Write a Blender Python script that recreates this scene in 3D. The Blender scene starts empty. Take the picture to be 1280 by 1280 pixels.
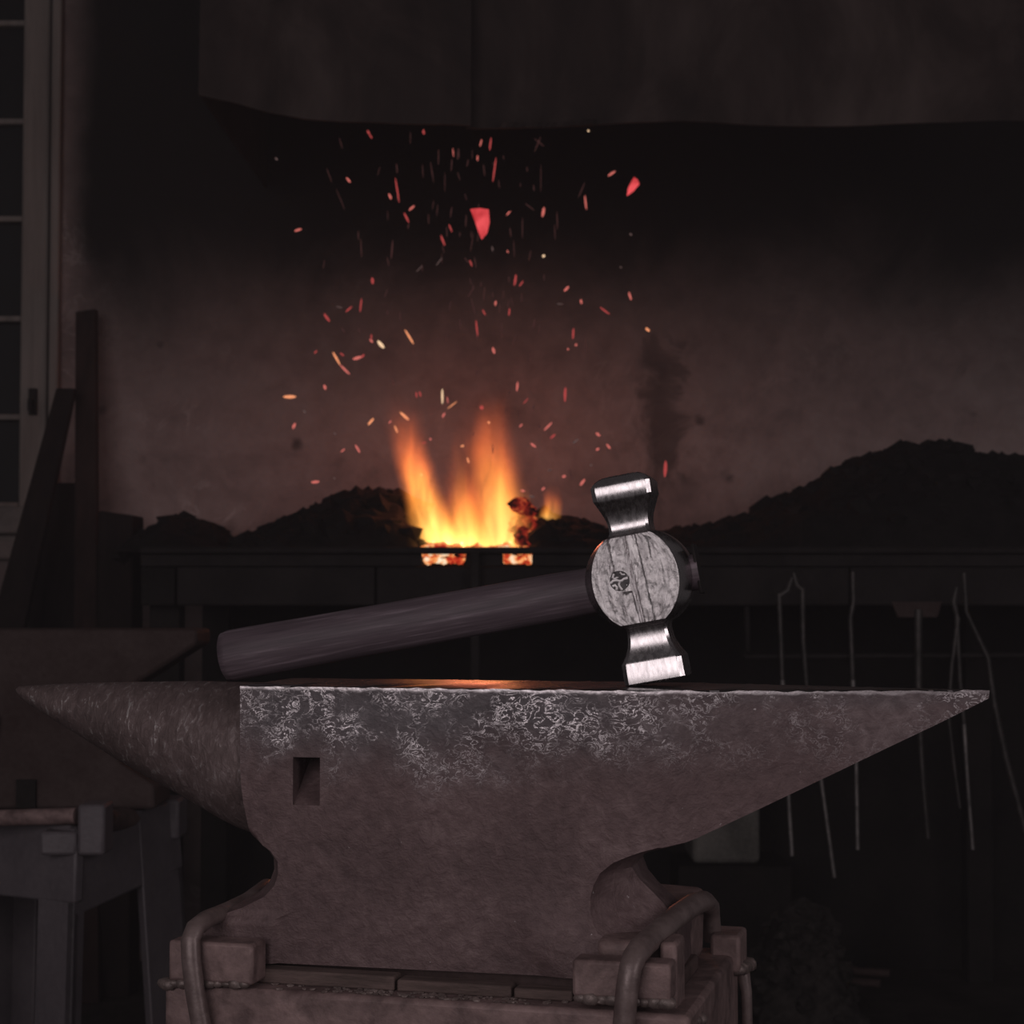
import bpy, bmesh, math, random
from mathutils import Vector, Matrix, noise

# ------------------------------------------------------------------ camera, world, light
S = bpy.context.scene
COL = S.collection
F = 2250.0                      # focal length in pixels of a 1280 frame
CZ = 0.90                       # camera height
PITCH = math.atan(96.0 / F)
cam_d = bpy.data.cameras.new('camera')
cam_d.sensor_width = 36.0
cam_d.lens = F / 1280.0 * 36.0
cam_d.clip_start = 0.05
cam_d.dof.use_dof = True
cam_d.dof.focus_distance = 1.33
cam_d.dof.aperture_fstop = 18.0
cam = bpy.data.objects.new('camera', cam_d)
COL.objects.link(cam)
cam.location = (0, 0, CZ)
cam.rotation_euler = (math.pi / 2 + PITCH, 0, 0)
S.camera = cam

W = bpy.data.worlds.new('smithy_gloom')
S.world = W
W.use_nodes = True
W.node_tree.nodes['Background'].inputs[0].default_value = (1.0, 0.90, 0.93, 1)
W.node_tree.nodes['Background'].inputs[1].default_value = 0.045

def area(name, loc, target, sx, sy, power, col):
    l = bpy.data.lights.new(name, 'AREA')
    l.shape = 'RECTANGLE'; l.size = sx; l.size_y = sy; l.energy = power; l.color = col
    o = bpy.data.objects.new(name, l); COL.objects.link(o)
    o.location = loc
    o.rotation_euler = (Vector(target) - Vector(loc)).to_track_quat('-Z', 'Y').to_euler()
    return o

# daylight from the open doorway behind and to the left of the camera
area('doorway_daylight', (-1.3, -2.2, 1.85), (0.1, 2.0, 0.85), 2.6, 1.9, 44, (1.0, 0.90, 0.915))
# a smaller window behind the camera to the right
area('window_daylight', (2.0, -.7, 1.45), (0.25, 1.3, 0.80), 0.75, 1.1, 11, (1.0, 0.90, 0.92))

S.view_settings.view_transform = 'Standard'
S.view_settings.look = 'None'
S.view_settings.exposure = 0.0
S.view_settings.gamma = 1.0
S.view_settings.use_curve_mapping = False
S.cycles.use_denoising = True
S.cycles.sample_clamp_indirect = 3.0
S.cycles.volume_step_rate = 0.35
S.cycles.volume_bounces = 0

# ------------------------------------------------------------------ helpers
CT, ST = math.cos(PITCH), math.sin(PITCH)
def ray(px, py):
    u = (px - 640.0) / F; v = (640.0 - py) / F
    return Vector((u, CT - v * ST, ST + v * CT))
def P(px, py, Y):
    """world point seen at a pixel, standing at distance Y into the room"""
    d = ray(px, py)
    return Vector((0, 0, CZ)) + d * (Y / d.y)
def X_(px, Y): return P(px, 736, Y).x
def Z_(py, Y): return P(640, py, Y).z

class MB:
    def __init__(s): s.v = []; s.f = []; s.m = []
    def add(s, verts, faces, mi=0):
        b = len(s.v)
        s.v += [tuple(v) for v in verts]
        s.f += [tuple(i + b for i in f) for f in faces]
        s.m += [mi] * len(faces)
        return s
    def box(s, a, b, mi=0):
        x0, y0, z0 = a; x1, y1, z1 = b
        vs = [(x0,y0,z0),(x1,y0,z0),(x1,y1,z0),(x0,y1,z0),(x0,y0,z1),(x1,y0,z1),(x1,y1,z1),(x0,y1,z1)]
        return s.add(vs, [(0,3,2,1),(4,5,6,7),(0,1,5,4),(1,2,6,5),(2,3,7,6),(3,0,4,7)], mi)
    def hexa(s, low, high, mi=0):
        """four low corners and four high corners, counter-clockwise from above"""
        return s.add(list(low) + list(high), [(0,3,2,1),(4,5,6,7),(0,1,5,4),(1,2,6,5),(2,3,7,6),(3,0,4,7)], mi)
    def prism(s, poly, y0, y1, mi=0):
        """xz polygon (counter-clockwise seen from -y) extruded in y"""
        n = len(poly)
        vs = [(x, y0, z) for x, z in poly] + [(x, y1, z) for x, z in poly]
        fs = [tuple(range(n)), tuple(range(2*n-1, n-1, -1))]
        fs += [(i, i+n, (i+1) % n + n, (i+1) % n) for i in range(n)]
        return s.add(vs, fs, mi)
    def tube(s, pts, r, n=10, flat=1.0, cap=True, mi=0, up=None):
        pts = [Vector(p) for p in pts]
        rs = r if isinstance(r, (list, tuple)) else [r] * len(pts)
        vs = []; prev = None
        for i, p in enumerate(pts):
            t = (pts[min(i+1, len(pts)-1)] - pts[max(i-1, 0)]).normalized()
            if prev is None:
                ref = Vector(up) if up else (Vector((0, 1, 0)) if abs(t.y) < .9 else Vector((1, 0, 0)))
                a = (ref - t * ref.dot(t)).normalized()
            else:
                a = (prev - t * prev.dot(t)).normalized()
            prev = a; b = t.cross(a)
            for k in range(n):
                w = 2 * math.pi * k / n
                vs.append(p + (a * math.cos(w) * flat + b * math.sin(w)) * rs[i])
        fs = []
        for i in range(len(pts) - 1):
            for k in range(n):
                fs.append((i*n+k, i*n+(k+1) % n, (i+1)*n+(k+1) % n, (i+1)*n+k))
        if cap:
            fs.append(tuple(range(n-1, -1, -1)))
            fs.append(tuple((len(pts)-1)*n + k for k in range(n)))
        return s.add(vs, fs, mi)
    def loft(s, rings, mi=0, cap=True):
        n = len(rings[0]); vs = [p for r in rings for p in r]; fs = []
        for i in range(len(rings) - 1):
            for k in range(n):
                fs.append((i*n+k, i*n+(k+1) % n, (i+1)*n+(k+1) % n, (i+1)*n+k))
        if cap:
            fs.append(tuple(range(n-1, -1, -1)))
            fs.append(tuple((len(rings)-1)*n + k for k in range(n)))
        return s.add(vs, fs, mi)
    def lump(s, c, r, seed, sub=1, squash=(1, 1, 1), rough=.35, mi=0):
        vs, fs = ICO[sub]
        out = []
        off = Vector((seed * 3.17, seed * 1.31, -seed * 2.03))
        for v in vs:
            k = 1 + rough * noise.noise(v * 1.6 + off)
            out.append((c[0] + v.x*r*k*squash[0], c[1] + v.y*r*k*squash[1], c[2] + v.z*r*k*squash[2]))
        return s.add(out, fs, mi)
    def build(s, name, mats, parent=None, smooth=None, bevel=0, loc=None, rot=None, segs=2):
        me = bpy.data.meshes.new(name)
        me.from_pydata(s.v, [], s.f); me.validate()
        mats = mats if isinstance(mats, (list, tuple)) else [mats]
        for m in mats: me.materials.append(m)
        if len(mats) > 1: me.polygons.foreach_set('material_index', s.m)
        bm = bmesh.new(); bm.from_mesh(me); bmesh.ops.recalc_face_normals(bm, faces=bm.faces); bm.to_mesh(me); bm.free()
        if smooth:
            me.shade_smooth(); me.set_sharp_from_angle(angle=math.radians(smooth))
        o = bpy.data.objects.new(name, me); COL.objects.link(o)
        if parent: o.parent = parent
        if loc: o.location = loc
        if rot: o.rotation_euler = rot
        if bevel:
            b = o.modifiers.new('bevel', 'BEVEL'); b.width = bevel; b.segments = segs; b.limit_method = 'ANGLE'; b.angle_limit = math.radians(35)
            if not smooth:
                me.shade_smooth(); me.set_sharp_from_angle(angle=math.radians(40))
        return o

def make_ico(sub):
    bm = bmesh.new(); bmesh.ops.create_icosphere(bm, subdivisions=sub, radius=1)
    vs = [v.co.copy() for v in bm.verts]; fs = [tuple(v.index for v in f.verts) for f in bm.faces]; bm.free()
    return vs, fs
ICO = {1: make_ico(1), 2: make_ico(2), 3: make_ico(3)}

def tag(o, label, cat, group=None, kind=None):
    o['label'] = label; o['category'] = cat
    if group: o['group'] = group
    if kind: o['kind'] = kind
    return o
def empty(name, loc=(0, 0, 0), rot=(0, 0, 0)):
    o = bpy.data.objects.new(name, None); COL.objects.link(o)
    o.location = loc; o.rotation_euler = rot; o.empty_display_size = .05
    return o
def lerp(a, b, t): return a + (b - a) * t
def table(tab, x):
    if x <= tab[0][0]: return tab[0][1]
    for (a, va), (b, vb) in zip(tab, tab[1:]):
        if x <= b: return lerp(va, vb, (x - a) / (b - a))
    return tab[-1][1]
def sstep(a, b, x):
    t = max(0, min(1, (x - a) / (b - a))); return t * t * (3 - 2 * t)

# ------------------------------------------------------------------ materials
class NT:
    def __init__(s, name):
        s.mat = bpy.data.materials.new(name); s.mat.use_nodes = True
        s.t = s.mat.node_tree; s.t.nodes.clear()
        s.out = s.n('ShaderNodeOutputMaterial')
    def n(s, typ, **kw):
        nd = s.t.nodes.new(typ)
        for k, v in kw.items(): setattr(nd, k, v)
        return nd
    def link(s, a, b): s.t.links.new(a, b)
    def put(s, sock, v):
        if hasattr(v, 'is_output'): s.link(v, sock)
        else: sock.default_value = v
    def math(s, op, a, b=0.0, c=0.0, clamp=False):
        nd = s.n('ShaderNodeMath', operation=op, use_clamp=clamp)
        s.put(nd.inputs[0], a); s.put(nd.inputs[1], b); s.put(nd.inputs[2], c)
        return nd.outputs[0]
    def coord(s):
        if not hasattr(s, '_co'): s._co = s.n('ShaderNodeTexCoord').outputs['Object']
        return s._co
    def xyz(s):
        if not hasattr(s, '_xyz'):
            nd = s.n('ShaderNodeSeparateXYZ'); s.link(s.coord(), nd.inputs[0]); s._xyz = nd.outputs
        return s._xyz
    def noise(s, scale, detail=4, rough=.55, dist=0, vec=None, sc=None):
        nd = s.n('ShaderNodeTexNoise')
        src = vec or s.coord()
        if sc:
            mp = s.n('ShaderNodeMapping'); s.link(src, mp.inputs[0]); mp.inputs['Scale'].default_value = sc; src = mp.outputs[0]
        s.link(src, nd.inputs['Vector'])
        nd.inputs['Scale'].default_value = scale; nd.inputs['Detail'].default_value = detail
        nd.inputs['Roughness'].default_value = rough; nd.inputs['Distortion'].default_value = dist
        return nd.outputs[0]
    def ramp(s, fac, stops, interp='LINEAR'):
        nd = s.n('ShaderNodeValToRGB'); cr = nd.color_ramp; cr.interpolation = interp
        while len(cr.elements) < len(stops): cr.elements.new(1)
        for e, (p, c) in zip(cr.elements, stops):
            e.position = p; e.color = (c, c, c, 1) if not hasattr(c, '__len__') else (*c, 1)
        s.put(nd.inputs[0], fac); return nd.outputs[0]
    def mrange(s, v, a, b, lo=0., hi=1., smooth=True):
        nd = s.n('ShaderNodeMapRange'); nd.interpolation_type = 'SMOOTHSTEP' if smooth else 'LINEAR'
        s.put(nd.inputs[0], v)
        for i, q in enumerate((a, b, lo, hi)): nd.inputs[i+1].default_value = q
        return nd.outputs[0]
    def mix(s, fac, a, b):
        nd = s.n('ShaderNodeMix', data_type='RGBA')
        s.put(nd.inputs[0], fac)
        for sock, v in ((nd.inputs[6], a), (nd.inputs[7], b)):
            s.put(sock, v if hasattr(v, 'is_output') else (*v, 1))
        return nd.outputs[2]
    def bump(s, h, strength=.4, dist=.002, prev=None):
        nd = s.n('ShaderNodeBump'); nd.inputs['Strength'].default_value = strength; nd.inputs['Distance'].default_value = dist
        s.link(h, nd.inputs['Height'])
        if prev: s.link(prev, nd.inputs['Normal'])
        return nd.outputs[0]
    def bsdf(s, color, rough=.6, metal=0., normal=None, spec=.5, emit=None, estr=0.):
        b = s.n('ShaderNodeBsdfPrincipled')
        s.put(b.inputs['Base Color'], color if hasattr(color, 'is_output') else (*color, 1))
        s.put(b.inputs['Roughness'], rough); s.put(b.inputs['Metallic'], metal)
        b.inputs['Specular IOR Level'].default_value = spec
        if normal: s.link(normal, b.inputs['Normal'])
        if emit is not None:
            s.put(b.inputs['Emission Color'], emit if hasattr(emit, 'is_output') else (*emit, 1))
            s.put(b.inputs['Emission Strength'], estr)
        s.link(b.outputs[0], s.out.inputs[0]); return s.mat

def simple(name, c0, c1, rough=.7, metal=0., scale=20, bump=.4, dist=.002, spec=.3, sc=None, fine=120):
    t = NT(name)
    n1 = t.noise(scale, 5, .6, .3, sc=sc)
    n2 = t.noise(fine, 4, .6, sc=sc)
    f = t.math('ADD', t.math('MULTIPLY', n1, .7), t.math('MULTIPLY', n2, .3))
    col = t.ramp(f, [(.36, c0), (.62, c1)])
    nb = t.bump(n2, bump, dist, t.bump(n1, bump, dist * 3))
    return t.bsdf(col, rough, metal, nb, spec)

M = {}
M['rust'] = simple('rusted_steel', (.105, .067, .065), (.255, .172, .165), .62, .15, 30, .5, .0012, .4)
M['rust_dark'] = simple('dark_rusted_iron', (.045, .028, .026), (.105, .066, .062), .7, .1, 18, .4, .002, .3)
M['rust_red'] = simple('red_brown_rust', (.030, .017, .0155), (.055, .038, .036), .8, .0, 9, .4, .003, .2)
M['bar'] = simple('worn_bar_steel', (.095, .064, .062), (.22, .165, .158), .42, .25, 26, .35, .0008, .5)
M['grey_iron'] = simple('grey_painted_cast_iron', (.072, .061, .069), (.112, .096, .105), .55, .0, 8, .3, .002, .4)
M['weld'] = simple('weld_bead', (.10, .075, .07), (.2, .15, .14), .5, .3, 60, .5, .001, .5)
M['wedge'] = simple('dark_eye_wood', (.010, .008, .008), (.02, .016, .016), .6, 0, 60, .3, .001, .2)
M['soot_steel'] = simple('sooty_steel', (.010, .008, .008), (.022, .018, .018), .75, .1, 14, .4, .002, .15)
M['forge_panel'] = simple('sooty_hearth_panel', (.013, .011, .011), (.024, .020, .020), .85, .0, 10, .3, .002, .1)
M['forge_body'] = simple('soot_black_masonry', (.010, .009, .009), (.020, .017, .016), .95, .0, 8, .4, .006, .1)
M['coal'] = simple('coal', (.0045, .004, .004), (.013, .0105, .0105), .85, .0, 30, .5, .003, .14)
M['ash'] = simple('coal_and_ash', (.010, .009, .008), (.045, .038, .036), .9, .0, 40, .5, .003, .1)
M['rod'] = simple('forged_rod_steel', (.10, .09, .088), (.26, .235, .23), .45, .5, 30, .3, .0008, .5)
M['rod_dark'] = simple('dark_rod_steel', (.025, .022, .021), (.07, .06, .058), .5, .4, 30, .3, .0008, .4)
M['plank'] = simple('dark_old_plank', (.016, .009, .008), (.036, .020, .018), .85, 0, 6, .4, .002, .15, sc=(6, 6, .6))
M['plank_black'] = simple('blackened_plank', (.010, .007, .007), (.020, .014, .013), .9, 0, 6, .4, .002, .1, sc=(6, 6, .6))
M['window_wood'] = simple('weathered_window_wood', (.13, .105, .095), (.21, .175, .16), .7, 0, 5, .3, .001, .3, sc=(8, 8, .5))
M['sill'] = simple('stone_sill', (.11, .09, .085), (.20, .165, .155), .8, 0, 12, .4, .002, .2)
M['stone'] = simple('rough_stone', (.09, .085, .078), (.2, .185, .17), .9, 0, 7, .5, .006, .1)
M['floor'] = simple('trodden_dirt', (.016, .013, .012), (.045, .036, .033), .95, 0, 9, .5, .008, .1)
M['shim'] = simple('old_shim_wood', (.06, .042, .038), (.13, .09, .082), .8, 0, 20, .4, .001, .2, sc=(1, 6, 6))

t = NT('window_glass')
M['glass'] = t.bsdf((.008, .008, .009), .45, 0, None, .1)

# plaster wall: warm plaster, soot stain plus painted hood shade around the flue, pits, cracks and scrapes
t = NT('sooty_plaster')
x, y, z = t.xyz()
n1 = t.noise(2.2, 6, .62, .6); n2 = t.noise(16, 6, .65, .3); n3 = t.noise(70, 4, .6); nb_ = t.noise(5.5, 6, .7, 1.2)
plaster = t.ramp(t.math('ADD', t.math('MULTIPLY', n1, .65), t.math('MULTIPLY', n2, .35)),
                 [(.30, (.11, .084, .082)), (.50, (.25, .185, .178)), (.68, (.36, .285, .275))])
wob = t.math('MULTIPLY', t.math('SUBTRACT', n1, .5), .55)
zz = t.math('ADD', z, wob)
# soot with the hood's shade painted in: everything above about mantle height, deepest towards the flue, cut off at the window side
soot_shade_h = t.mrange(zz, 1.22, 1.84)
soot_shade_l = t.mrange(t.math('ADD', x, t.math('MULTIPLY', wob, .25)), -1.16, -1.02)
soot = t.math('MULTIPLY', soot_shade_h, soot_shade_l)
def blob(cx, cz, rx, rz, edge):
    dx = t.math('DIVIDE', t.math('SUBTRACT', x, cx), rx); dz = t.math('DIVIDE', t.math('SUBTRACT', z, cz), rz)
    d = t.math('SQRT', t.math('ADD', t.math('MULTIPLY', dx, dx), t.math('MULTIPLY', dz, dz)))
    d = t.math('ADD', d, t.math('MULTIPLY', t.math('SUBTRACT', nb_, .5), edge))
    return t.mrange(d, 1.35, .35)
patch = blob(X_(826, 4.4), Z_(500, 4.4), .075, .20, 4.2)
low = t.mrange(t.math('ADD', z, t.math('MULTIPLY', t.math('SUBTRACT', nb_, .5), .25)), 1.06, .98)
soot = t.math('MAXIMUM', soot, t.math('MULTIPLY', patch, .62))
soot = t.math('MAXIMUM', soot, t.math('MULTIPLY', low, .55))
vor = t.n('ShaderNodeTexVoronoi'); t.link(t.coord(), vor.inputs['Vector']); vor.inputs['Scale'].default_value = 9
pit = t.math('MULTIPLY', t.mrange(t.math('ADD', vor.outputs['Distance'], t.math('MULTIPLY', t.math('SUBTRACT', n2, .5), .25)), .20, .04), t.mrange(n1, .45, .56))
soot = t.math('MAXIMUM', soot, t.math('MULTIPLY', pit, .7))
crack_z = t.math('ABSOLUTE', t.math('SUBTRACT', t.math('ADD', z, t.math('MULTIPLY', t.math('SUBTRACT', n2, .5), .008)), Z_(376, 4.4)))
crack = t.math('MULTIPLY', t.mrange(crack_z, .005, .0015), t.mrange(x, X_(690, 4.4), X_(720, 4.4)))
soot = t.math('MAXIMUM', soot, t.math('MULTIPLY', crack, .55))
vein = t.mrange(t.math('ABSOLUTE', t.math('SUBTRACT', t.noise(5, 6, .65, 1.2), .5)), .022, .002)
vein = t.math('MULTIPLY', vein, t.mrange(t.noise(3.1, 3, .5), .48, .62))
plaster = t.mix(t.math('MULTIPLY', vein, t.mrange(x, -.3, -.7, .12, .5)), plaster, (.50, .42, .41))
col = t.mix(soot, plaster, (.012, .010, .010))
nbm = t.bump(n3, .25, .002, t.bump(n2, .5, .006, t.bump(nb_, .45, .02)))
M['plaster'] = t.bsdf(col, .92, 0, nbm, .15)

t = NT('sooty_hood_sheet')
n1 = t.noise(2.5, 6, .65, .8); n2 = t.noise(1.4, 4, .6, .8, sc=(5, 5, 1.6)); n3 = t.noise(40, 4, .6)
f = t.math('ADD', t.math('MULTIPLY', n1, .6), t.math('MULTIPLY', n2, .4))
col = t.ramp(f, [(.34, (.012, .008, .0078)), (.5, (.036, .024, .022)), (.68, (.080, .058, .053))])
M['hood'] = t.bsdf(col, .8, .1, t.bump(n3, .3, .002, t.bump(n1, .4, .015)), .2)

# anvil flank: brown patina, hammer-scarred bright steel along the upper edge
t = NT('anvil_patina')
x, y, z = t.xyz()
n1 = t.noise(11, 6, .6, .4); n2 = t.noise(90, 5, .65, .4); n3 = t.noise(260, 3, .6)
big = t.noise(4, 3, .5)
f = t.math('ADD', t.math('MULTIPLY', n1, .55), t.math('MULTIPLY', n2, .45))
brown = t.ramp(f, [(.33, (.070, .042, .043)), (.52, (.124, .079, .080)), (.70, (.215, .150, .150))])
grey = t.ramp(f, [(.33, (.055, .046, .051)), (.55, (.12, .103, .110)), (.72, (.24, .215, .225))])
scar = t.noise(105, 4, .65, 1.3, sc=(1, 1, 1.4))
# band of worn steel: thick between x .02 and .34, thin elsewhere
band = t.mrange(t.math('ADD', z, t.math('MULTIPLY', t.math('SUBTRACT', n1, .5), .11)), -.075, -.012)
bx = t.math('MULTIPLY', t.mrange(x, -.03, .03), t.mrange(x, .40, .22))
bx2 = t.math('ADD', t.math('MULTIPLY', bx, .75), .30)
thin = t.mrange(t.math('ADD', z, t.math('MULTIPLY', t.math('SUBTRACT', n1, .5), .03)), -.020, -.003)
wear = t.math('MAXIMUM', t.math('MULTIPLY', band, bx2), t.math('MULTIPLY', thin, .6))
colb = t.mix(wear, brown, grey)
worm = t.mrange(t.math('ABSOLUTE', t.math('SUBTRACT', scar, .5)), .030, .004)
patchy = t.mrange(t.noise(24, 4, .65), .42, .60)
bright = t.math('MULTIPLY', t.math('MULTIPLY', worm, patchy), t.math('MULTIPLY', wear, 1.25), clamp=True)
edge = t.mrange(t.math('ADD', z, t.math('MULTIPLY', t.math('SUBTRACT', t.noise(60, 3, .6), .5), .006)), -.0034, -.0010)
bright = t.math('MAXIMUM', bright, t.math('MULTIPLY', edge, t.mrange(x, .58, .28, .15, .95)))
specks = t.math('MULTIPLY', t.mrange(n3, .70, .76), .5)
bright = t.math('MAXIMUM', bright, specks)
col = t.mix(bright, colb, (.80, .74, .76))
met = t.math('ADD', .25, t.math('MULTIPLY', bright, .6))
rgh = t.math('SUBTRACT', .60, t.math('MULTIPLY', bright, .18))
nbm = t.bump(n3, .45, .0008, t.bump(scar, .45, .0014, t.bump(n2, .8, .0016, t.bump(n1, .4, .004))))
M['anvil'] = t.bsdf(col, rgh, met, nbm, .4)

t = NT('anvil_horn_patina')
x, y, z = t.xyz()
n1 = t.noise(14, 6, .62, .6); n2 = t.noise(85, 5, .7, .8, sc=(2.2, 1, 1)); n3 = t.noise(240, 3, .6)
f = t.math('ADD', t.math('MULTIPLY', n1, .5), t.math('MULTIPLY', n2, .5))
brown = t.ramp(f, [(.35, (.062, .043, .042)), (.53, (.120, .085, .083)), (.68, (.21, .16, .16))])
wear = t.math('MULTIPLY', t.mrange(x, .0, -.12), .8)
bright = t.math('MULTIPLY', t.mrange(n2, .57, .67), t.math('ADD', wear, .25))
col = t.mix(bright, brown, (.42, .385, .38))
nbm = t.bump(n3, .25, .0006, t.bump(n2, .8, .0022, t.bump(n1, .4, .004)))
M['horn'] = t.bsdf(col, t.math('SUBTRACT', .6, t.math('MULTIPLY', bright, .2)), t.math('ADD', .25, t.math('MULTIPLY', bright, .5)), nbm, .4)

t = NT('anvil_face_steel')
n1 = t.noise(40, 5, .6, .4, sc=(.4, 1, 1)); n2 = t.noise(9, 4, .6)
col = t.ramp(n1, [(.3, (.10, .09, .09)), (.7, (.24, .22, .22))])
M['face'] = t.bsdf(col, t.mrange(n2, .3, .7, .22, .34), .85, t.bump(n1, .10, .0006), .5)

# hammer
t = NT('polished_hammer_steel')
n1 = t.noise(60, 4, .6, .2); n2 = t.noise(420, 4, .7, .2, sc=(1, 1, .25))
col = t.ramp(n1, [(.3, (.38, .355, .36)), (.7, (.54, .51, .515))])
M['hammer'] = t.bsdf(col, t.mrange(n2, .3, .7, .20, .34), 1.0, t.bump(n2, .12, .0003), .5)
t = NT('forged_cheek_steel')
n1 = t.noise(110, 5, .7, .5, sc=(1.6, 1, .35)); n2 = t.noise(330, 5, .75, 1.2); n3 = t.noise(38, 4, .6)
f = t.math('ADD', t.math('MULTIPLY', n1, .5), t.math('MULTIPLY', n2, .5))
col = t.ramp(f, [(.34, (.19, .17, .175)), (.50, (.52, .49, .495)), (.64, (.74, .71, .71))])
M['cheek'] = t.bsdf(col, t.mrange(n2, .3, .7, .36, .52), .9, t.bump(n2, .5, .0006, t.bump(n1, .55, .0009)), .5)
M['stamp'] = simple('stamp_recess', (.045, .040, .042), (.11, .10, .102), .6, .6, 200, .3, .0004, .4)
t = NT('handle_wood')
n1 = t.noise(14, 5, .6, .4, sc=(.35, 5, 5)); n2 = t.noise(70, 4, .65, .2, sc=(.18, 4, 4))
f = t.math('ADD', t.math('MULTIPLY', n1, .5), t.math('MULTIPLY', n2, .5))
col = t.ramp(f, [(.36, (.048, .034, .042)), (.52, (.090, .066, .078)), (.66, (.20, .156, .180))])
M['handle'] = t.bsdf(col, .55, 0, t.bump(n2, .4, .0007, t.bump(n1, .2, .001)), .35)

# fire
def ember_mat(name, stops, scale, strength):
    t = NT(name)
    n = t.noise(scale, 4, .6, .3)
    c = t.ramp(n, stops)
    return t.bsdf((.01, .008, .008), .8, 0, None, .1, c, strength)
M['embers'] = ember_mat('glowing_embers', [(.30, (.02, .0, .0)), (.45, (.55, .03, .012)), (.55, (1., .36, .10)), (.66, (1., .82, .58))], 50, 1.05)
M['embers_red'] = ember_mat('red_embers', [(.40, (.012, .002, .002)), (.55, (.35, .02, .012)), (.70, (.9, .22, .06))], 60, .7)
def glow(name, col, s):
    t = NT(name)
    e = t.n('ShaderNodeEmission'); e.inputs[0].default_value = (*col, 1); e.inputs[1].default_value = s
    t.link(e.outputs[0], t.out.inputs[0]); return t.mat
M['spark_red'] = glow('spark_red', (.42, .058, .056), 1.0)
M['spark_pink'] = glow('spark_pink', (.62, .150, .125), 1.0)
M['spark_orange'] = glow('spark_orange', (.95, .34, .16), 1.0)
M['spark_white'] = glow('spark_pale', (1.0, .66, .40), 1.0)
M['spark_dim'] = glow('spark_dim', (.055, .021, .020), 1.0)
M['spark_grey'] = glow('spark_fading', (.10, .062, .058), 1.0)
t = NT('glowing_flake')
n = t.noise(22, 3, .5)
e = t.n('ShaderNodeEmission'); t.link(t.ramp(n, [(.35, (.42, .018, .022)), (.62, (.85, .09, .10))]), e.inputs[0]); e.inputs[1].default_value = 1.0
t.link(e.outputs[0], t.out.inputs[0]); M['flake'] = t.mat

def flame_mat(name, H, R0, R1, lean, wav, phase, strength, hot=.30, mid=.55):
    """emissive gas: a bent column, hot yellow near the coals, orange above, fading red at the tip"""
    t = NT(name)
    x, y, z = t.xyz()
    u = t.math('DIVIDE', z, H, clamp=True)
    n0 = t.noise(9, 3, .55, .4, sc=(1, 1, .45))
    sway = t.math('MULTIPLY', t.math('SUBTRACT', n0, .5), .10)
    bend = t.math('SUBTRACT', 1, t.math('POWER', t.math('SUBTRACT', 1, u), 2.2))
    ax = t.math('ADD', t.math('MULTIPLY', bend, lean), t.math('MULTIPLY', t.math('SINE', t.math('ADD', t.math('MULTIPLY', u, 5.0), phase)), wav))
    dx = t.math('ADD', t.math('SUBTRACT', x, ax), t.math('MULTIPLY', sway, t.math('ADD', u, .25)))
    R = t.math('ADD', R0, t.math('MULTIPLY', u, R1 - R0))
    rr = t.math('DIVIDE', t.math('SQRT', t.math('ADD', t.math('MULTIPLY', dx, dx), t.math('MULTIPLY', y, y))), R)
    core = t.mrange(rr, 1.0, .15)
    n1 = t.noise(24, 4, .6, .7, sc=(1, 1, .30))
    wisp = t.mrange(n1, .34, .68, .25, 1.25)
    fade = t.math('MULTIPLY', t.mrange(u, 1.0, .25), t.mrange(u, 0., .05))
    fade = t.math('POWER', fade, 1.5)
    d = t.math('MULTIPLY', t.math('MULTIPLY', core, wisp), fade)
    heat = t.math('SUBTRACT', t.math('ADD', u, .12), t.math('MULTIPLY', core, .22))
    c = t.ramp(heat, [(0., (1., .55, .13)), (hot, (1., .33, .05)), (mid, (.95, .18, .035)), (1., (.75, .10, .045))])
    e = t.n('ShaderNodeEmission'); t.link(c, e.inputs[0]); t.link(t.math('MULTIPLY', d, strength), e.inputs[1])
    t.link(e.outputs[0], t.out.inputs[1]); return t.mat

# ------------------------------------------------------------------ setting
YW = 4.40
wx0, wx1 = X_(-170, YW), X_(24, YW)         # glazed opening of the window
wz0, wz1 = Z_(628, YW), 2.75
b = MB()
xa, xb, zt = -2.2, 2.2, 3.0
b.box((wx1 + .085, YW, 0), (xb, YW + .25, zt))
b.box((xa, YW, 0), (wx1 + .085, YW + .25, wz0 - .03))
b.box((xa, YW, wz1), (wx1 + .085, YW + .25, zt))
b.box((xa, YW, wz0 - .03), (wx0 - .05, YW + .25, wz1))
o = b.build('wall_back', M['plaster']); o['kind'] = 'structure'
b = MB(); b.box((-2.2, -.2, -.08), (2.2, YW + .25, 0))
o = b.build('floor', M['floor']); o['kind'] = 'structure'

win = empty('window_1', (0, 0, 0)); win['kind'] = 'structure'
b = MB()
b.box((wx1, YW - .02, wz0 - .02), (wx1 + .066, YW + .05, wz1))           # stile
b.box((wx0 - .05, YW - .02, wz0 - .02), (wx0, YW + .05, wz1))
b.box((wx0, YW - .02, wz0 - .02), (wx1, YW + .05, wz0))
b.build('sash', M['window_wood'], win, bevel=.006)
b = MB()
b.box((wx1 + .072, YW - .03, wz0 - .03), (wx1 + .096, YW + .08, wz1))    # outer casing
b.build('casing', M['window_wood'], win, bevel=.005)
b = MB()
for py in (28, 151, 273, 398, 521):
    zc = Z_(py, YW); b.box((wx0, YW + .002, zc - .007), (wx1 + .004, YW + .034, zc + .007))
xm = (wx0 + wx1) / 2 - .05
b.box((xm - .008, YW + .002, wz0), (xm + .008, YW + .034, wz1))
b.build('muntins', M['window_wood'], win, bevel=.003)
b = MB(); b.box((wx0 - .02, YW + .036, wz0 - .01), (wx1 + .02, YW + .044, wz1))
b.build('pane', M['glass'], win)
b = MB(); b.box((X_(37, YW), YW - .032, Z_(520, YW)), (X_(47, YW), YW - .018, Z_(487, YW)))
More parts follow.
